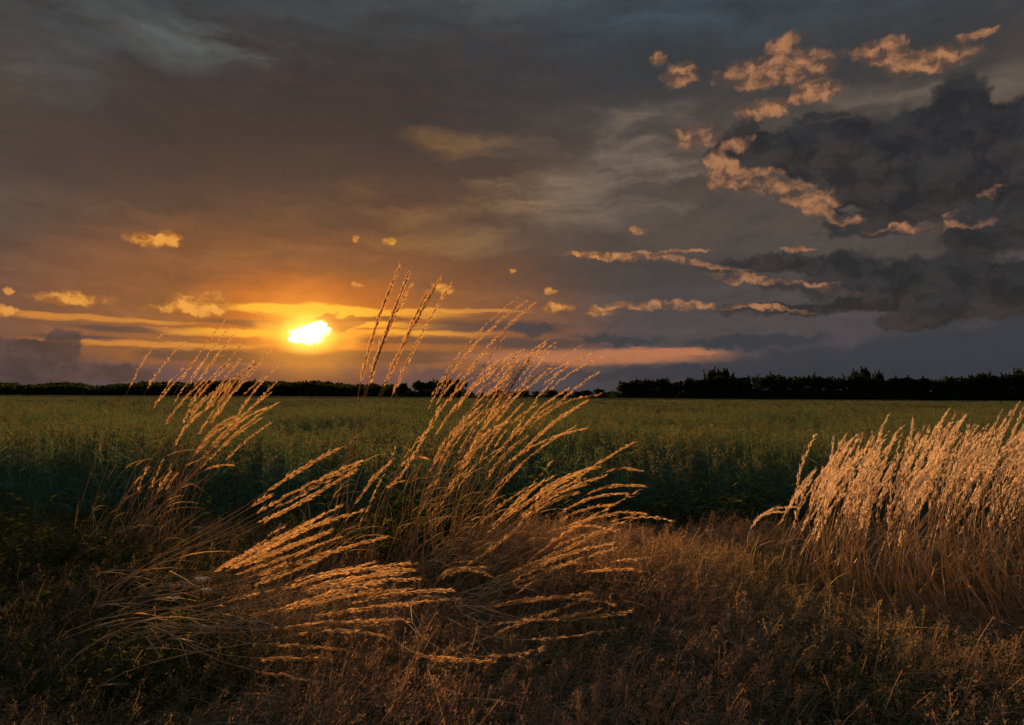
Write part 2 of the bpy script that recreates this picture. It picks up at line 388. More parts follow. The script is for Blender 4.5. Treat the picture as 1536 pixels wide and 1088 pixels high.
o = q.n('ShaderNodeOutputMaterial'); m.node_tree.links.new(d.outputs[0], o.inputs[0]); M_BARK = m

def soil_mat(name, a, b, c, scale, bump):
    m, q = material(name); t = m.node_tree
    geo = q.n('ShaderNodeNewGeometry'); 
    n1 = q.n('ShaderNodeTexNoise'); n1.inputs['Scale'].default_value = scale; n1.inputs['Detail'].default_value = 8; n1.inputs['Roughness'].default_value = 0.65
    t.links.new(geo.outputs['Position'], n1.inputs['Vector'])
    n2 = q.n('ShaderNodeTexNoise'); n2.inputs['Scale'].default_value = scale * 0.06; n2.inputs['Detail'].default_value = 4
    mp = q.v('MULTIPLY', geo.outputs['Position'], (1, 0.35, 1)); t.links.new(mp, n2.inputs['Vector'])
    col = q.mix(q.smooth(n2.outputs['Fac'], 0.35, 0.65), q.ramp(n1.outputs['Fac'], [(0.3, a), (0.7, b)]), c)
    p = q.n('ShaderNodeBsdfDiffuse'); t.links.new(col, p.inputs[0])
    bm_ = q.n('ShaderNodeBump'); bm_.inputs['Strength'].default_value = bump; bm_.inputs['Distance'].default_value = 0.08
    t.links.new(n1.outputs['Fac'], bm_.inputs['Height']); t.links.new(bm_.outputs[0], p.inputs['Normal'])
    o = q.n('ShaderNodeOutputMaterial'); t.links.new(p.outputs[0], o.inputs[0])
    return m
M_SOIL = soil_mat('earth_and_litter', rgb(.05, .035, .02), rgb(.12, .085, .05), rgb(.07, .065, .03), 9, 0.8)
M_FIELD = soil_mat('distant_crop_canopy', rgb(.04, .052, .028), rgb(.09, .085, .045), rgb(.06, .068, .036), 3.0, 1.0)

# ================================================================== structure: ground and field
DIP = 0.25                        # the field lies lower than the verge
def sstep(t): t = min(1, max(0, t)); return t * t * (3 - 2 * t)
def ground_z(x, y):
    k = math.exp(-((y - 3.7) / 1.7) ** 2) * (0.04 + 0.05 * math.sin(x * 1.1 + 0.6) + 0.03 * math.sin(x * 2.7 + y * 1.9))
    return k * (1 - sstep((y - 4.2) / 1.6)) - DIP * sstep((y - 4.1) / 1.9)
def sheet(xs, ys, zf):
    V = [(x, y, zf(x, y)) for y in ys for x in xs]; n = len(xs)
    Fc = [(j * n + i, j * n + i + 1, (j + 1) * n + i + 1, (j + 1) * n + i) for j in range(len(ys) - 1) for i in range(n - 1)]
    m = bpy.data.meshes.new('ground'); m.from_pydata(V, [], Fc); m.shade_smooth(); return m
xs = [-2500, -800, -250, -80, -30, -15] + list(np.arange(-10, 10.01, 0.25)) + [15, 30, 80, 250, 800, 2500]
ys = [-600, -150, -40, -10, -3] + list(np.arange(-1, 8.01, 0.2)) + [9, 14, 25, 60, 150, 400, 1000, 3000, 5000]
gr = link('ground', sheet([float(v) for v in xs], [float(v) for v in ys], ground_z), None, M_SOIL); tag(gr, kind='structure')

CROP_Y0 = 6.0; CROP_H = 0.74; FAR_Y = 150.0
# beyond about 30 m the crop reads as one closed canopy: a low, uneven body that meets the ground all round
def canopy_z(x, y):
    e = min(1.0, max(0.0, (y - 24) / 4.0)) * min(1.0, max(0.0, (FAR_Y + 6 - y) / 5.0))
    return -DIP + 0.006 + (CROP_H - 0.10 + 0.025 * math.sin(x * 0.31 + 0.5 * math.sin(y * 0.2)) + 0.02 * math.sin(y * 0.53)) * e
xs = list(np.linspace(-260, 260, 131)); ys = list(np.arange(24, 60, 1.5)) + list(np.arange(60, FAR_Y + 7, 4.0)) + [FAR_Y + 7]
fc = link('crop_field', sheet([float(v) for v in xs], [float(v) for v in ys], canopy_z), None, M_FIELD); fc.data.name = 'crop_field'
tag(fc, 'wide green and gold crop field running to the horizon trees', 'field', kind='structure')

# ------------------------------------------------------------------ scattering (for uncountable cover only)
def scatter(name, sources, pts, rots, scales, label, cat, tilt=0.0):
    src = bpy.data.collections.new(name + '_sources')
    for i, me in enumerate(sources): src.objects.link(bpy.data.objects.new(name + '_source_%d' % i, me))
    m = bpy.data.meshes.new(name); m.from_pydata([tuple(p) for p in pts], [], [])
    a = m.attributes.new('turn', 'FLOAT', 'POINT'); a.data.foreach_set('value', np.asarray(rots, np.float32))
    a = m.attributes.new('size', 'FLOAT_VECTOR', 'POINT'); a.data.foreach_set('vector', np.asarray(scales, np.float32).reshape(-1))
    ob = link(name, m); tag(ob, label, cat, kind='stuff')
    t = bpy.data.node_groups.new(name + '_scatter', 'GeometryNodeTree')
    t.interface.new_socket('Geometry', in_out='INPUT', socket_type='NodeSocketGeometry')
    t.interface.new_socket('Geometry', in_out='OUTPUT', socket_type='NodeSocketGeometry')
    gi = t.nodes.new('NodeGroupInput'); go = t.nodes.new('NodeGroupOutput')
    ci = t.nodes.new('GeometryNodeCollectionInfo'); ci.inputs['Collection'].default_value = src
    ci.inputs['Separate Children'].default_value = True; ci.inputs['Reset Children'].default_value = True
    ip = t.nodes.new('GeometryNodeInstanceOnPoints'); ip.inputs['Pick Instance'].default_value = True
    mp = t.nodes.new('GeometryNodeMeshToPoints')
    na = t.nodes.new('GeometryNodeInputNamedAttribute'); na.data_type = 'FLOAT'; na.inputs['Name'].default_value = 'turn'
    nb = t.nodes.new('GeometryNodeInputNamedAttribute'); nb.data_type = 'FLOAT_VECTOR'; nb.inputs['Name'].default_value = 'size'
    cx = t.nodes.new('ShaderNodeCombineXYZ'); ri = t.nodes.new('FunctionNodeRandomValue'); ri.data_type = 'INT'
    ri.inputs['Min'].default_value = 0; ri.inputs['Max'].default_value = len(sources) - 1
    for s_ in ri.inputs:
        if s_.type == 'INT' and s_.name == 'Max': s_.default_value = len(sources) - 1
        if s_.type == 'INT' and s_.name == 'Min': s_.default_value = 0
    iout = [o_ for o_ in ri.outputs if o_.type == 'INT'][0]
    L = t.links.new
    L(gi.outputs[0], mp.inputs['Mesh']); L(mp.outputs[0], ip.inputs['Points']); L(ci.outputs[0], ip.inputs['Instance'])
    L(iout, ip.inputs['Instance Index']); L(na.outputs[0], cx.inputs[2]); L(cx.outputs[0], ip.inputs['Rotation']); L(nb.outputs[0], ip.inputs['Scale'])
    L(ip.outputs[0], go.inputs[0])
    md = ob.modifiers.new('scatter', 'NODES'); md.node_group = t
    return ob

# ---- crop plants: upright stems, narrow leaves, nodding oat-like tops
def crop_patch(seed, size, stems, fine=True):
    mb = MB()
    for k in range(stems):
        x, y = rng.uniform(-size / 2, size / 2, 2); h = CROP_H * rng.uniform(0.72, 1.08)
        lean = rng.normal(0, 0.06, 2) + np.array((0.05, 0.0))
        top = np.array((x + lean[0] * h, y + lean[1] * h, h)); b = np.array((x, y, 0.0)); side = unit(np.array((rng.normal(), rng.normal(), 0)))
        w = 0.0022
        tn = rng.uniform(0.25, 0.55)
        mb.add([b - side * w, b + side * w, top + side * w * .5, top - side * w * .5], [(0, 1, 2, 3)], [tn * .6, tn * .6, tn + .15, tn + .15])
        for j in range(5 if fine else 3):
            t = rng.uniform(0.12, 0.85); a = rng.uniform(0, 6.283)
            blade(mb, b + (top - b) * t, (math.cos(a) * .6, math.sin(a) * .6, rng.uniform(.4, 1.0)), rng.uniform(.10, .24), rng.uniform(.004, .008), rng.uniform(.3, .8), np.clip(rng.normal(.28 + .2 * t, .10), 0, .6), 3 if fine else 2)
        n = 16 if fine else 7
        tt = rng.uniform(0, 1, n); pp = top + np.stack([rng.normal(0.01, .016, n), rng.normal(0, .016, n), -0.02 - 0.16 * tt + .05], 1)
        spikelets(mb, pp, np.stack([rng.normal(.25, .4, n), rng.normal(0, .4, n), rng.normal(-.3, .7, n)], 1), rng.uniform(.018, .030, n) * (1 if fine else 1.6), rng.uniform(.004, .0065, n) * (1 if fine else 1.6), np.clip(rng.normal(.80, .12, n), .5, 1))
    return mb.mesh('crop_patch', M_CROP)
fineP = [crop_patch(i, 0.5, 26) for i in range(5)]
pts = []; rots = []; scl = []
def put(x, y, s=(1, 1, 1), z=-DIP):
    pts.append((x, y, z)); rots.append(rng.integers(0, 4) * math.pi / 2 + rng.normal(0, .2)); scl.append(s)
y = CROP_Y0 + 0.2
while y < 30:
    step = 0.50 if y < 7.4 else 0.38 if y < 11 else (0.55 if y < 17 else 0.8)
    half = y * 0.80 + 1.6
    x = -half
    while x < half:
        k = max(step, .38) / 0.38 if y > 7.4 else 1
        h = 1 + 0.10 * math.sin(x * .9 + 1.3 * math.sin(y * .7)) + rng.normal(0, .05)
        put(x + rng.normal(0, .06), y + rng.normal(0, .07), (1 + (k - 1) * .8, 1 + (k - 1) * .8, h)); x += step
    y += step
y = 30.0
while y < 75:
    half = y * .8 + 2; x = -half
    while x < half:
        put(x + rng.normal(0, .25), y + rng.normal(0, .3), (2.6, 2.6, 1 + rng.normal(0, .05))); x += 1.5
    y += 1.7
n_crop = len(pts)
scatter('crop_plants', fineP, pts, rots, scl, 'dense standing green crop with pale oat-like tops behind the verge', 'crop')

# ---- verge: tangled dry grass
def dry_patch(seed, size, blades, heads, hmax, mat):
    mb = MB()
    for k in range(blades):
        x, y = rng.normal(0, size * .36, 2); a = rng.uniform(0, 6.283); L = hmax * rng.uniform(.35, 1.0)
        blade(mb, (x, y, 0), (math.cos(a) * .55 + .25, math.sin(a) * .55, rng.uniform(.5, 1.1)), L, rng.uniform(.0006, .0014), rng.uniform(.3, 1.15), np.clip(rng.normal(.45, .22), 0, 1), 4)
    for k in range(45):                         # old straw lying matted
        x, y = rng.normal(0, size * .4, 2); a = rng.normal(0.3, 1.1)
        blade(mb, (x, y, rng.uniform(.02, .10)), (math.cos(a), math.sin(a), rng.uniform(-.1, .5)), rng.uniform(.08, .22), rng.uniform(.0010, .0022), rng.uniform(.1, .5), np.clip(rng.normal(.7, .25), 0, 1), 4)
    for k in range(heads):                      # fine reddish panicles
        x, y = rng.normal(0, size * .36, 2); h = hmax * rng.uniform(.7, 1.25); l = rng.normal(0, .18, 2) + np.array((.25, 0))
        b = np.array((x, y, 0.)); top = np.array((x + l[0] * h, y + l[1] * h, h * .95)); mid = (b + top) / 2 + np.array((-.04 * l[0], -.04 * l[1], .03))
        ts = np.linspace(0, 1, 5)[:, None]; cv = (1 - ts) ** 2 * b + 2 * ts * (1 - ts) * mid + ts ** 2 * top
        sd = unit(np.array((rng.normal(), rng.normal(), 0))) * .0011; V = []
        for p in cv: V += [p - sd, p + sd]
        mb.add(V, [(2 * i, 2 * i + 1, 2 * i + 3, 2 * i + 2) for i in range(4)], rng.uniform(.4, .7))
        n = 22; tt = rng.uniform(.68, 1, n); pp = b + (top - b) * tt[:, None] + rng.normal(0, .010, (n, 3)) * (1.1 - tt[:, None]) * 3
        spikelets(mb, pp, np.stack([l[0] + rng.normal(.1, .5, n), rng.normal(0, .5, n), rng.normal(.7, .3, n)], 1), rng.uniform(.007, .012, n), .0015, np.clip(rng.normal(.62, .14, n), 0, 1))
    return mb.mesh('dry_patch', mat)
dryP = [dry_patch(i, .40, 290, 26, rng.uniform(.15, .23), M_DRY) for i in range(5)]
pts, rots, scl = [], [], []
y = 1.2
while y < 6.3:
    half = y * .80 + 1.0; x = -half
    while x < half:
        px = 768 + x / y * F
        xx, yy = x + rng.normal(0, .05), y + rng.normal(0, .05)
        s = 0.62 + 0.55 * math.sin(xx * 1.7 + 1.1 * yy) ** 2 * math.sin(xx * 2.9 - 2.3 * yy + 1) ** 2 + rng.uniform(-.18, .35)
        hz = s * (0.9 if yy < 3.8 else 0.75) * (0.38 if xx / yy > .38 and 2.5 < yy < 4.2 else 1.0)
        pts.append((xx, yy, ground_z(xx, yy) - .01)); rots.append(rng.normal(0, .5)); scl.append((s, s, hz)); x += .155
    y += .15
scatter('dry_grass', dryP, pts, rots, scl, 'tangled reddish brown dry grass covering the verge', 'grass')

# ---- green weeds: broad and feathery leaves
def weed_patch(seed, h):
    mb = MB()
    for k in range(9):
        x, y = rng.normal(0, .10, 2); hh = h * rng.uniform(.5, 1.1); l = rng.normal(0, .12, 2); b = np.array((x, y, 0.)); top = np.array((x + l[0], y + l[1], hh))
        tube(mb, [b, (b + top) / 2 + rng.normal(0, .01, 3), top], .0022, .001, .35, 3)
        for j in range(26):
            t = rng.uniform(.1, 1); a = rng.uniform(0, 6.283)
            blade(mb, b + (top - b) * t, (math.cos(a), math.sin(a), rng.uniform(.1, .9)), rng.uniform(.02, .05), rng.uniform(.0018, .0045), rng.uniform(.2, .7), np.clip(rng.normal(.45, .25), 0, 1), 3)
    return mb.mesh('weed_patch', M_GREEN)
weedP = [weed_patch(i, .26) for i in range(4)]
pts, rots, scl = [], [], []
def weeds(px0, px1, py0, py1, n, s0, s1):
    for k in range(n):
        px, py = rng.uniform(px0, px1), rng.uniform(py0, py1)
        dd = ray(px, py); t = -CAM_Z / dd.z; x, y = dd.x * t, dd.y * t
        if y > 5: y += (y - 5) * .2; x = dd.x / dd.y * y
        if 1.2 < y < 6.3:
            s = rng.uniform(s0, s1); pts.append((x, y, ground_z(x, y) - .01)); rots.append(rng.uniform(0, 6.283)); scl.append((s, s, s * rng.uniform(.8, 1.2)))
weeds(-60, 330, 800, 1088, 110, .5, .9); weeds(-60, 260, 780, 900, 60, .7, 1.3); weeds(300, 620, 790, 860, 40, .7, 1.2)
weeds(1180, 1640, 960, 1250, 50, .4, .7); weeds(700, 1250, 760, 800, 80, .9, 1.9); weeds(500, 1100, 900, 1200, 25, .4, .7); weeds(580, 760, 740, 850, 40, 1.0, 1.7)
scatter('low_weeds', weedP, pts, rots, scl, 'low green leafy weeds growing among the dry grass', 'weeds')

# ================================================================== trees and far wood
def tree_meshes(seed, shoots):
    r = np.random.default_rng(seed)
    tk = MB()
    H = 5.0
    tube(tk, [(0, 0, -0.05), (.05, .03, .9), (.02, -.05, 2.0), (.1, .05, 3.3)], .16, .05, .5, 6)
    lobes = []
    for k in range(9):
        a = r.uniform(0, 6.283); rr = r.uniform(.3, 1.5); z = r.uniform(1.0, 3.9)
        c = np.array((math.cos(a) * rr * (1.25 - z / 5), math.sin(a) * rr * (1.25 - z / 5), z)); lobes.append((c, r.uniform(.7, 1.15)))
        s = np.array((.03, 0, min(z * .6, 2.6))); tube(tk, [s, (s + c) / 2 + np.array((0, 0, .15)), c], .06, .015, .5, 4)
    mb = MB(); P_ = []; N_ = []
    for c, rad_ in lobes:
        n = 330; d = unit(r.normal(size=(n, 3))); q_ = c + d * (rad_ * r.uniform(.45, 1.05, n) ** .6)[:, None]
        P_.append(q_)
    for k in range(shoots):                     # upright leafy shoots that break the outline
        a = r.uniform(0, 6.283); rr = r.uniform(0, 1.5); b = np.array((math.cos(a) * rr, math.sin(a) * rr, 3.6 - rr * .5)); L = r.uniform(.9, 1.7) 
        e = b + np.array((r.normal(0.08, .12), r.normal(0, .12), 1)) * L; tube(tk, [np.array((.1, .05, 3.2)), b, (b + e) / 2, e], .025, .005, .5, 3)
        t = r.uniform(0, 1, 55)[:, None]; P_.append(b + (e - b) * t + r.normal(0, .10, (55, 3)) * (1.15 - t))
    for k in range(22):                         # low skirts, so that the row closes to the ground
        a = r.uniform(0, 6.283); c = np.array((math.cos(a) * 1.5, math.sin(a) * 1.2, r.uniform(.1, 1.7)))
        P_.append(c + r.normal(0, .42, (70, 3)) * np.array((1, 1, .9)))
    P_ = np.concatenate(P_); P_[:, 2] = np.maximum(P_[:, 2], 0.08); n = len(P_)
    d = unit(r.normal(size=(n, 3)) + np.array((0, 0, .4))); s = unit(np.cross(d, r.normal(size=(n, 3)))); L = r.uniform(.18, .36, n)[:, None]; W = r.uniform(.07, .14, n)[:, None]
    V = np.stack([P_ - d * L * .5, P_ + s * W, P_ + d * L * .5, P_ - s * W], 1).reshape(-1, 3)
    mb.add(V, [(4 * i, 4 * i + 1, 4 * i + 2, 4 * i + 3) for i in range(n)], np.repeat(r.uniform(.1, .9, n), 4))
    return tk.mesh('trunk', M_BARK), mb.mesh('crown', M_TREE)
TREES = [tree_meshes(100 + i, s) for i, s in enumerate((3, 5, 9, 14, 6, 22))]
def tree(px, top, y, k, label, group, wide=1.15, name='tree'):
    b = at(px, 592, y); zt = at(px, top, y).z; h = zt / 5.0
    t = empty(name, (b.x, y, -0.02)); t.rotation_euler.z = random.uniform(0, 6.28); t.scale = (h * wide, h * wide, h)
    tag(t, label, 'tree', group)
    link('trunk', TREES[k][0], t); link('crown', TREES[k][1], t)
RG = 'trees in the dark row along the right horizon'
prof = [(930, 573), (980, 569), (1040, 565), (1090, 562), (1130, 560), (1200, 562), (1300, 563), (1400, 565), (1480, 561), (1536, 559), (1700, 560)]
def top_at(px): return float(np.interp(px, [p[0] for p in prof], [p[1] for p in prof]))
x = 934.0
while x < 1680:
    yy = 150 - (x - 930) * .045 + random.uniform(-3, 3)
    tree(x, top_at(x) + random.uniform(-3.5, 4), yy, random.choice((0, 1, 4, 1, 2)), 'dark bushy tree in the silhouetted row along the right horizon', RG, 1.5)
    x += random.uniform(17, 24)
tree(1070, 551, 146, 3, 'upright spiky tree topping the left half of the right-hand tree row', RG, .95)
tree(1088, 552, 147, 5, 'tall bushy-topped tree beside the spiky tree in the right-hand tree row', RG, .8)
tree(1296, 550, 139, 5, 'tallest spiky tree near the middle of the right-hand tree row', RG, .75)
tree(1284, 554, 141, 3, 'slim upright tree just left of the tallest spiky tree on the right', RG, .7)
tree(1318, 555, 140, 3, 'slim spiky tree just right of the tallest one in the right row', RG, .6)
tree(1528, 552, 135, 5, 'tall dark tree cut off by the right edge of the picture', RG, .9)
CG = 'small grove on the horizon right of the sun'
for px, tp, k, lb in ((606, 573, 0, 'leftmost low bushy tree of the small grove right of the sun'), (628, 569, 1, 'second rounded tree from the left in the small grove behind the grass'),
                      (650, 568, 4, 'middle bushy tree of the small grove behind the tall grass stems'), (672, 567, 2, 'taller spiky tree in the right half of the small grove'), (688, 568, 5, 'rightmost upright tree of the small grove behind the grass')):
    tree(px, tp, 165 + random.uniform(-4, 4), k, lb, CG, 1.5)
BG = 'low far hedge bushes between the grove and the tree row'
x = 705.0
while x < 930:
    tree(x, 584.5 + random.uniform(-3, 2.5) + (3 if x < 745 else 0), 230 + random.uniform(-10, 10), random.choice((0, 1, 4)), 'low distant hedge bush on the middle of the horizon', BG, 2.6, 'hedge_bush')
    x += random.uniform(13, 24)

# far wood on the left: one mass
wb = MB(); rr = np.random.default_rng(5)
for row in range(5):
    y0 = 235 + row * 9
    for k in range(150):
        px = rr.uniform(-330, 610); top = 573 + 2.5 * math.sin(px * .013) + 1.5 * math.sin(px * .05) + rr.uniform(-1.0, 1.4) + (4 - row) * 1.2 + (3 if px > 560 else 0)
        zt = at(px, top, y0).z; X = at(px, 592, y0).x; n = 60
        d = unit(rr.normal(size=(n, 3))); P_ = np.array((X, y0, zt - 1.7)) + d * np.array((2.6, 2.2, 1.75)) * (rr.uniform(.35, 1, n) ** .5)[:, None]
        low = np.stack([X + rr.normal(0, 2.2, 30), y0 + rr.normal(0, 1.5, 30), rr.uniform(.1, max(zt - 1.5, .5), 30)], 1); P_ = np.concatenate([P_, low]); n = len(P_)
        d = unit(rr.normal(size=(n, 3))); s = unit(np.cross(d, rr.normal(size=(n, 3)))); L = rr.uniform(.4, .9, n)[:, None]; W = rr.uniform(.25, .5, n)[:, None]
        V = np.stack([P_ - d * L, P_ + s * W, P_ + d * L, P_ - s * W], 1).reshape(-1, 3); V[:, 2] = np.maximum(V[:, 2], .02)
        wb.add(V, [(4 * i, 4 * i + 1, 4 * i + 2, 4 * i + 3) for i in range(n)], np.repeat(rr.uniform(0, .8, n), 4))
fw = link('distant_wood', wb.mesh('distant_wood', M_TREE)); tag(fw, 'long dark distant wood along the left horizon below the sun', 'wood', kind='stuff')

# ================================================================== tall grass tussocks
def curve3(b, h, t, n0=9, n1=9):
    """stem from base b to head base h, then head to tip t: a smooth bending line through the three points"""
    b, h, t = (np.array(v) for v in (b, h, t))
    th = t - h; Lh = np.linalg.norm(th); Ls = np.linalg.norm(h - b)
    tan = unit(unit(th) * .55 + unit(h - b) * .55)
    c1 = h - tan * Ls * .40; c0 = b + np.array((0.03, 0, 1)) * Ls * .25 + (h - b) * .12
    s = np.linspace(0, 1, n0)[:, None]
    stem = (1 - s) ** 3 * b + 3 * s * (1 - s) ** 2 * c0 + 3 * s * s * (1 - s) * c1 + s ** 3 * h
    d1 = h + tan * Lh * .5; s = np.linspace(0, 1, n1)[:, None]
    head = (1 - s) ** 2 * h + 2 * s * (1 - s) * d1 + s * s * t
    return stem, head
def seed_head(head, full=1.0, spread=1.0, scale=1.0):
    mb = MB(); n = len(head); L = np.linalg.norm(np.diff(head, axis=0), axis=1).sum()
    tube(mb, head, .0011 * scale, .0004, .35, 3)
    nb = int(max(24, L / 0.0062) * full); tb = np.clip((np.arange(nb) + rng.uniform(-.8, .8, nb)) / nb, 0, 1) ** 0.95
    idx = tb * (n - 1); i0 = np.minimum(idx.astype(int), n - 2); fr = (idx - i0)[:, None]
    pos = head[i0] * (1 - fr) + head[i0 + 1] * fr; tg = unit(head[i0 + 1] - head[i0])
    # short side branches, pressed forward and blown to the lee side
    prof_ = np.minimum(1, .35 + 2.2 * tb) * (1 - tb) ** .55 + .10
    out = unit(rng.normal(size=(nb, 3))); out = unit(out - tg * (out * tg).sum(1, keepdims=True) + np.array((.30, 0, -.18)))
    bl = rng.uniform(.015, .050, nb) * prof_ * spread * scale
    clump = rng.uniform(.3, 1, nb)
    PP, DD, LL, CC = [], [], [], []
    for k in range(nb):
        m_ = int(3 + 7 * prof_[k] * clump[k]); tt = rng.uniform(.1, 1, m_)[:, None]
        dirb = unit(tg[k] + out[k] * .19)
        PP.append(pos[k] + dirb * bl[k] * tt + rng.normal(0, .0018 * scale, (m_, 3)))
        DD.append(np.tile(tg[k] + out[k] * .19, (m_, 1)) + rng.normal(0, .11, (m_, 3)))
        LL.append(rng.uniform(.012, .022, m_) * scale); CC.append(np.clip(rng.normal(.45 + .15 * clump[k], .18, m_), 0, 1))
    PP, DD, LL, CC = np.concatenate(PP), np.concatenate(DD), np.concatenate(LL), np.concatenate(CC)
    spikelets(mb, PP, DD, LL, LL * rng.uniform(.055, .095, len(LL)), CC)
    aw = rng.random(len(PP)) < .35               # bristles that make the outline feathery
    spikelets(mb, PP[aw], DD[aw] + rng.normal(0, .10, (aw.sum(), 3)), LL[aw] * rng.uniform(1.3, 2.0, aw.sum()), .00045 * scale, .8)
    return mb
TRI = [0]
def tussock(label, group, base_px, y, stalks, leaf_n=70, leaf_h=.5, wide=.16, full=1.0, spread=1.0, scale=1.0, dy=.25, lean=.5, mat=None, leafy=True, thick=1.0):
    """stalks: (tip x, tip y, head-base x, head-base y[, base x offset]) in photograph pixels, all at about distance y"""
    bx = (base_px - 768) / F * y
    root = empty('grass_tussock', (bx, y, ground_z(bx, y))); tag(root, label, 'grass', group)
    o0 = np.array(root.location)
    for s in stalks:
        yy = y + rng.normal(0, dy * .5); yt = yy + rng.normal(0, .10)
        off = s[4] if len(s) > 4 else 0
        b = np.array((bx + off / F * y + rng.normal(0, wide * .6), yy, ground_z(bx, yy) - .01))
        def clear(py, q): return min(q, .80 * F / max(py - 592, 1))      # blown-down heads come towards the viewer and stay above the turf
        h = np.array(at(s[2], s[3], clear(s[3], (yy + yt) / 2))); t = np.array(at(s[0], s[1], clear(s[1], yt)))
        stem, head = curve3(b, h, t)
        mb = MB(); tone = np.clip(rng.normal(.5, .2), 0, 1); tube(mb, stem, .0019 * scale * thick, .0011 * scale * thick, tone, 4)
        for j in range(rng.integers(1, 4) if leafy else int(rng.random() < .25)):     # leaves along the stalk
            i = rng.integers(1, 6); d = unit(stem[i + 1] - stem[i])
            blade(mb, stem[i], d + np.array((rng.uniform(.1, .9), rng.normal(0, .5), rng.uniform(-.2, .3))), rng.uniform(.10, .24), rng.uniform(.0018, .0034), rng.uniform(.3, .8), rng.uniform(.2, .8), 4)
        st = link('stalk', mb.mesh('stalk', M_STEM, o0, True), root)
        hb = seed_head(head, full * rng.choice((.45, .75, 1., 1.1)) * rng.uniform(.85, 1.1), spread * rng.uniform(.65, 1.25), scale * rng.uniform(.85, 1.1))
        link('seed_head', hb.mesh('seed_head', mat or M_HEAD, o0), st)
        TRI[0] += sum(len(f) - 2 for f in hb.f) + sum(len(f) - 2 for f in mb.f)
    mb = MB()
    for k in range(leaf_n):
        a = rng.uniform(0, 6.283); r_ = wide * rng.uniform(0, 1.3); yy = y + math.sin(a) * r_ ; xx = bx + math.cos(a) * r_ * 1.5
        blade(mb, (xx, yy, ground_z(xx, yy) - .01), (math.cos(a) * .35 + lean * .6, math.sin(a) * .35, 1), leaf_h * rng.uniform(.45, 1.1), rng.uniform(.0018, .0038), rng.uniform(.15, .7), np.clip(rng.normal(.4, .25), 0, 1), 5)
    tag(link('basal_leaves', mb.mesh('basal_leaves', M_LEAF, o0), root), kind='stuff')
    return root
def fan(n, x0, y0, x1, y1, ang0, ang1, len0, len1, off=0, jx=10, jy=10):
    """n stalks whose head bases run from (x0,y0) to (x1,y1); ang = head direction in degrees above horizontal"""
    out = []
    for k in range(n):
        t = (k + rng.uniform(0, 1)) / n; hx = x0 + (x1 - x0) * t + rng.normal(0, jx); hy = y0 + (y1 - y0) * t + rng.normal(0, jy)
        a = R(ang0 + (ang1 - ang0) * t + rng.normal(0, 4)); L = rng.uniform(len0, len1)
        out.append((hx + math.cos(a) * L, hy - math.sin(a) * L, hx, hy, off * t + rng.normal(0, 10)))
    return out
G1 = 'wind-blown grass tussocks in front of the crop'
tussock('sparse leaning grass tussock at far left, its dark tips crossing the low cloud', G1, 165, 4.1,
        [(253, 486, 194, 582, -50), (277, 512, 221, 583, -40), (338, 480, 272, 572, -10), (345, 490, 284, 578, 0), (352, 501, 290, 580), (368, 511, 318, 575, 20), (345, 522, 300, 570), (413, 521, 357, 575, 30), (404, 530, 350, 590, 40), (415, 552, 366, 592, 40)]
        + fan(7, 232, 628, 300, 610, 50, 55, 60, 90, 30), 60, .45, .2, full=.9, spread=.7, scale=.9)
tussock('full golden grass tussock left of the sun, heads packed below the horizon', G1, 215, 3.9,
        [(413, 574, 353, 642, 10), (417, 604, 334, 668), (407, 634, 338, 692), (405, 590, 330, 660), (398, 612, 318, 672), (350, 698, 306, 706, -20)]
        + fan(14, 282, 640, 350, 610, 52, 48, 60, 100, 30, 12, 16) + fan(8, 276, 690, 330, 664, 45, 40, 60, 95, 20) + fan(5, 215, 745, 260, 720, 65, 60, 28, 45, 0), 60, .45, .2, full=.95, spread=.75)
tussock('tall slender stalks rising highest against the sky just right of the sun', G1, 480, 4.2,
        [(598, 403, 541, 574), (612, 413, 553, 579, 4), (617, 428, 556, 560, 8), (658, 420, 574, 582, 16), (673, 430, 588, 594, 22), (640, 440, 582, 570, 14)], 50, .5, .12, full=1.7, spread=1.0, scale=1.45, dy=.3)
tussock('isolated upright golden stalks standing between the two middle tussocks', G1, 505, 3.7,
        [(593, 674, 536, 794), (588, 690, 530, 760, -20), (603, 716, 577, 735, 10), (660, 609, 598, 720, 20), (650, 640, 605, 690, 22), (606, 722, 580, 732, 8)], 50, .45, .14, full=.7)
tussock('large middle tussock whose dark tips reach above the horizon trees', G1, 610, 3.9,
        [(775, 447, 647, 594, -10), (790, 451, 660, 592), (802, 455, 688, 586, 8), (742, 490, 640, 618, -10), (823, 510, 745, 575, 20), (812, 527, 740, 590, 22), (875, 518, 800, 575, 40), (885, 532, 812, 580, 42), (905, 535, 822, 588, 46), (850, 545, 770, 600, 30)]
        + fan(8, 640, 636, 720, 604, 50, 52, 80, 130, 40, 10, 12) + fan(7, 700, 600, 800, 570, 50, 45, 60, 95, 50, 10, 12), 60, .45, .2, full=.9, spread=.7)
tussock('broad middle tussock of bright golden heads swept right below the horizon', G1, 640, 3.6,
        [(902, 592, 792, 645, 40), (878, 643, 756, 700, 30), (862, 640, 745, 730, 26), (880, 602, 770, 690, 30), (640, 688, 600, 700, -30)]
        + fan(13, 640, 712, 735, 640, 55, 48, 95, 150, 40, 12, 16) + fan(9, 690, 700, 800, 650, 48, 40, 85, 140, 60, 12, 16) + fan(5, 655, 770, 740, 720, 56, 45, 70, 120, 20, 10, 12), 60, .5, .22, full=1.0, spread=.75)
G2 = 'wind-bent grass tussocks in the foreground'
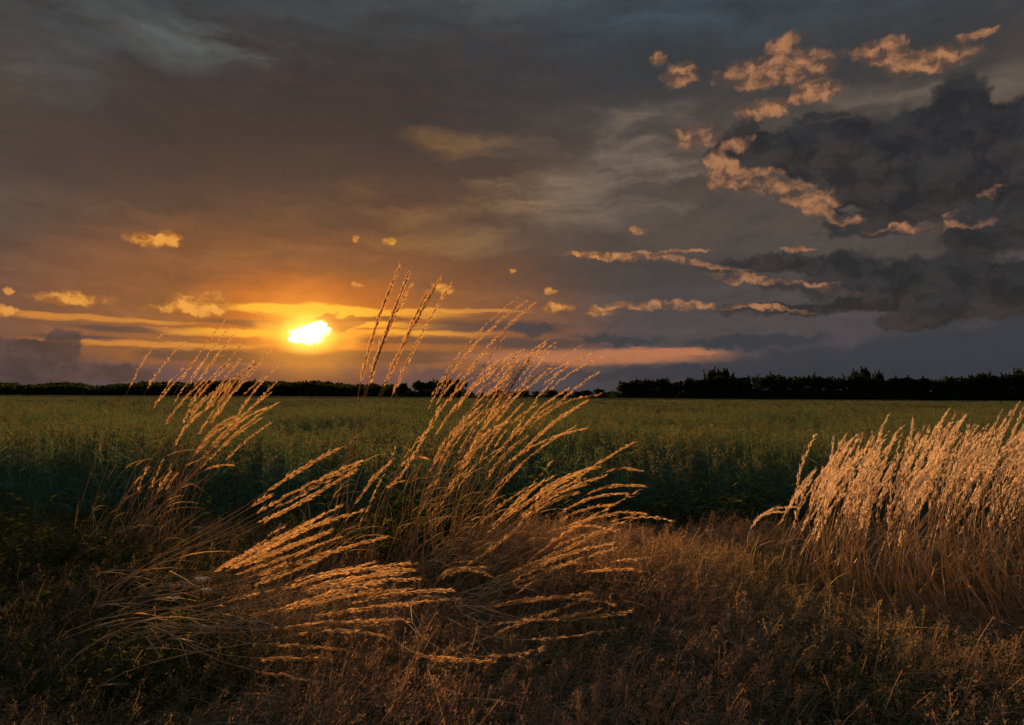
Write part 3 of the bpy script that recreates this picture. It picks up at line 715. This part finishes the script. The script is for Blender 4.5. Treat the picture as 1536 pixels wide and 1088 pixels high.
tussock('orange glowing tussock in the left foreground, long heads sweeping up to the right', G2, 130, 2.9,
        [(505, 674, 400, 738), (542, 692, 384, 770), (536, 698, 410, 765, 10), (532, 706, 395, 785, 8), (466, 746, 385, 785, 0), (402, 745, 374, 762, -8), (542, 767, 320, 860, 10), (513, 758, 330, 850), (508, 806, 352, 862, 14), (497, 795, 345, 850, 12), (577, 806, 384, 864, 24), (480, 815, 368, 868), (478, 842, 388, 870, 20)]
        + fan(6, 330, 868, 400, 835, 24, 26, 110, 170, 40, 14, 12), 45, .4, .2, full=1.0, spread=.75, lean=.9)
tussock('lower left foreground tussock bent almost flat, pale heads pointing right', G2, 170, 2.55,
        [(622, 846, 435, 882), (628, 869, 450, 890), (620, 855, 440, 872), (560, 843, 420, 885), (688, 898, 520, 918, 20), (613, 930, 455, 938, 20), (583, 957, 446, 944, 20), (518, 975, 400, 967, 20), (492, 988, 388, 988, 10), (457, 1020, 382, 1006, 0), (436, 876, 320, 910, -20), (478, 905, 370, 925, -20), (600, 905, 470, 925, 20)]
        + fan(7, 380, 918, 500, 900, 16, 8, 110, 160, 50, 16, 12) + fan(4, 400, 950, 480, 935, 8, -4, 100, 150, 40, 12, 8), 45, .35, .22, full=.95, spread=.75, lean=1.1)
tussock('pale grass tussock at picture centre, heads blown right over dark weeds', G2, 640, 3.3,
        [(950, 664, 858, 724, 40), (962, 707, 908, 709, 60), (963, 729, 880, 742, 50), (958, 735, 820, 815, 40), (870, 709, 735, 790, 0), (783, 783, 694, 852, -20), (792, 742, 730, 800, -10), (900, 700, 800, 745, 30), (922, 772, 850, 790, 50), (922, 797, 820, 800, 50), (1013, 782, 914, 783, 80), (967, 771, 900, 775, 70), (940, 740, 840, 770, 40)]
        + fan(10, 720, 790, 830, 760, 38, 22, 80, 130, 60, 14, 16), 45, .4, .2, full=.95, spread=.75, lean=.8)
tussock('low centre tussock with drooping pale heads close above the dry grass', G2, 660, 2.95,
        [(925, 822, 762, 880, 20), (918, 815, 780, 862, 20), (965, 857, 872, 860, 60), (922, 907, 740, 910, 40), (940, 942, 797, 960, 40), (742, 992, 622, 980, -30), (850, 930, 730, 940, 20), (890, 890, 780, 905, 30), (735, 850, 660, 870, -20), (740, 866, 655, 872, -20), (820, 970, 720, 985, 10)]
        + fan(9, 750, 880, 860, 840, 30, 12, 80, 140, 50, 16, 14) + fan(4, 740, 930, 850, 920, 20, 4, 80, 130, 40, 14, 10), 40, .32, .22, full=.9, spread=.75, lean=.9)
# the stand on the right: tight upright stems, plumes blown to the right
G3 = 'pale reed-like grass stand at the right edge'
tussock('few arching pale stalks leaning out left of the big right-hand grass stand', G3, 1150, 3.5,
        [(1225, 702, 1175, 775), (1218, 708, 1168, 790, -4), (1190, 760, 1128, 792, -30), (1175, 768, 1125, 795, -30), (1215, 725, 1185, 762, 10)], 40, .35, .10, full=.9, lean=.5, mat=M_HEAD2)
def stand(label, base, y, n, hx0, hx1, hy0, hy1, L0, L1, ang, seedoff=0):
    st = []
    for k in range(n):
        t = (k + rng.uniform(0, 1)) / n; hx = hx0 + (hx1 - hx0) * t + rng.normal(0, 8); hy = rng.uniform(hy0, hy1) + (rng.uniform(0, 45) if rng.random() < .2 else 0)
        a = R(ang + 5 + rng.normal(0, 9)); L = rng.uniform(L0, L1); bxp = hx - rng.uniform(4, 26)
        tip = (hx + math.cos(a) * L, hy - math.sin(a) * L)
        st.append((tip[0], tip[1], hx, hy, bxp - base))
    return tussock(label, G3, base, y, st, 14, .22, .035, full=.8, spread=.9, dy=.5, lean=.35, mat=M_HEAD2, leafy=False, thick=1.6)
stand('leftmost dense tussock of the right-hand stand, warm lit stems showing below', 1235, 3.35, 42, 1200, 1290, 742, 802, 78, 112, 60)
stand('tussock in the left middle of the right-hand stand with feathery pinkish plumes', 1320, 3.25, 44, 1262, 1365, 728, 796, 82, 118, 60)
stand('tussock in the middle of the right-hand stand, plumes rising to the field', 1400, 3.4, 44, 1340, 1440, 715, 790, 85, 122, 60)
stand('tall tussock right of the middle of the right-hand stand, tips near the horizon', 1475, 3.3, 44, 1415, 1515, 712, 788, 85, 122, 58)
stand('densest tussock of the right-hand stand, cut off by the picture edge', 1555, 3.25, 42, 1490, 1600, 712, 788, 85, 122, 58)
stand('rear tussock behind the right-hand stand, its pale tips just showing above', 1450, 4.0, 28, 1370, 1560, 690, 740, 70, 100, 58)

# ================================================================== single weeds and flowers
def dead_weed(label, base, y, path, branches, r=.0028):
    root = empty('dead_weed', (at(base[0], base[1], y).x, y, 0)); o0 = np.array(root.location); tag(root, label, 'weed', 'dark dead weed stems')
    mb = MB(); pp = [np.array((o0[0], y, ground_z(o0[0], y)))] + [np.array(at(a, b, y)) for a, b in path]
    tube(mb, pp, r, r * .5, .3, 5); st = link('stem', mb.mesh('stem', M_DEAD, o0, True), root)
    for br in branches:
        mb = MB(); bp = [np.array(at(a, b, y + (0.03 * i if i else 0))) for i, (a, b) in enumerate(br)]; tube(mb, bp, r * .6, r * .3, .5, 4)
        n = 12; spikelets(mb, bp[-1] + rng.normal(0, .006, (n, 3)), rng.normal(0, 1, (n, 3)) + np.array((0, 0, .6)), .008, .003, .7)
        link('branch', mb.mesh('branch', M_DEAD, o0), root)
dead_weed('thin dark forked weed stem standing just right of the picture centre', (946, 1000), 2.75, [(948, 940), (955, 900), (968, 850), (966, 838)],
          [[(949, 930), (930, 905), (915, 885)], [(957, 895), (975, 872), (982, 850)], [(950, 925), (968, 905), (985, 895)]])
dead_weed('dark branching dead weed low at the bottom right of centre', (1086, 1110), 2.15, [(1088, 1060), (1092, 1040), (1070, 1005), (1036, 978)],
          [[(1092, 1042), (1115, 1025), (1130, 1018)], [(1070, 1005), (1075, 985), (1078, 972)], [(1089, 1058), (1060, 1035), (1040, 1000)]], .0034)
def flower(label, px, py, y, n=9, s=1.0):
    c = np.array(at(px, py, y)); root = empty('white_flower', (c[0], y, ground_z(c[0], y))); o0 = np.array(root.location); tag(root, label, 'flower', 'small white wildflowers in the verge')
    mb = MB(); b = o0 + np.array((-.03, 0, 0)); tube(mb, [b, (b + c) / 2 + np.array((.012, 0, 0)), c - np.array((0, 0, .015))], .0018, .0012, .4, 4)
    for k in range(5): blade(mb, b + (c - b) * rng.uniform(.2, .8), rng.normal(0, 1, 3) + np.array((0, 0, .6)), .06, .004, .4, .4, 3)
    link('stem', mb.mesh('stem', M_GREEN, o0), root)
    mb = MB()
    for k in range(n):                          # a flat umbel of little florets
        a = k * 2.4; r_ = .019 * s * math.sqrt(k / n); p = c + np.array((math.cos(a) * r_ * 1.4, math.sin(a) * r_, rng.normal(0, .002)))
        tube(mb, [c - np.array((0, 0, .015)), p], .0008, .0006, .1, 3)
        for j in range(5):
            w = j * 1.257 + k; d = np.array((math.cos(w), math.sin(w), .25)); blade(mb, p, d, .0085 * s, .0032 * s, .2, rng.uniform(.3, 1), 2, unit(np.array((-math.sin(w), math.cos(w), 0))))
    link('flower_head', mb.mesh('flower_head', M_PETAL, o0), root)
flower('upper white flower cluster under the orange tussock on the left', 303, 868, 2.7, 12, 1.2)
flower('lower white flower cluster just below another, left foreground', 311, 884, 2.65, 8, 1.0)
flower('faint white flower at far left among the dark stems', 262, 896, 2.6, 7, .9)
flower('single white flower at the foot of the crop, right of centre', 1066, 796, 4.3, 10, 1.5)
flower('left one of two pale flowers low in the brown dry grass', 1096, 879, 3.2, 9, 1.0)
flower('right one of two pale flowers low in the brown dry grass', 1114, 862, 3.3, 9, 1.0)
flower('whitish flower near the bottom right in deep shade', 1364, 1004, 2.4, 7, .8)
flower('tiny white flower at the left picture edge', 4, 912, 2.9, 9, 1.1)
print('TUSSOCK TRIS', TRI[0], 'crop instances', n_crop)
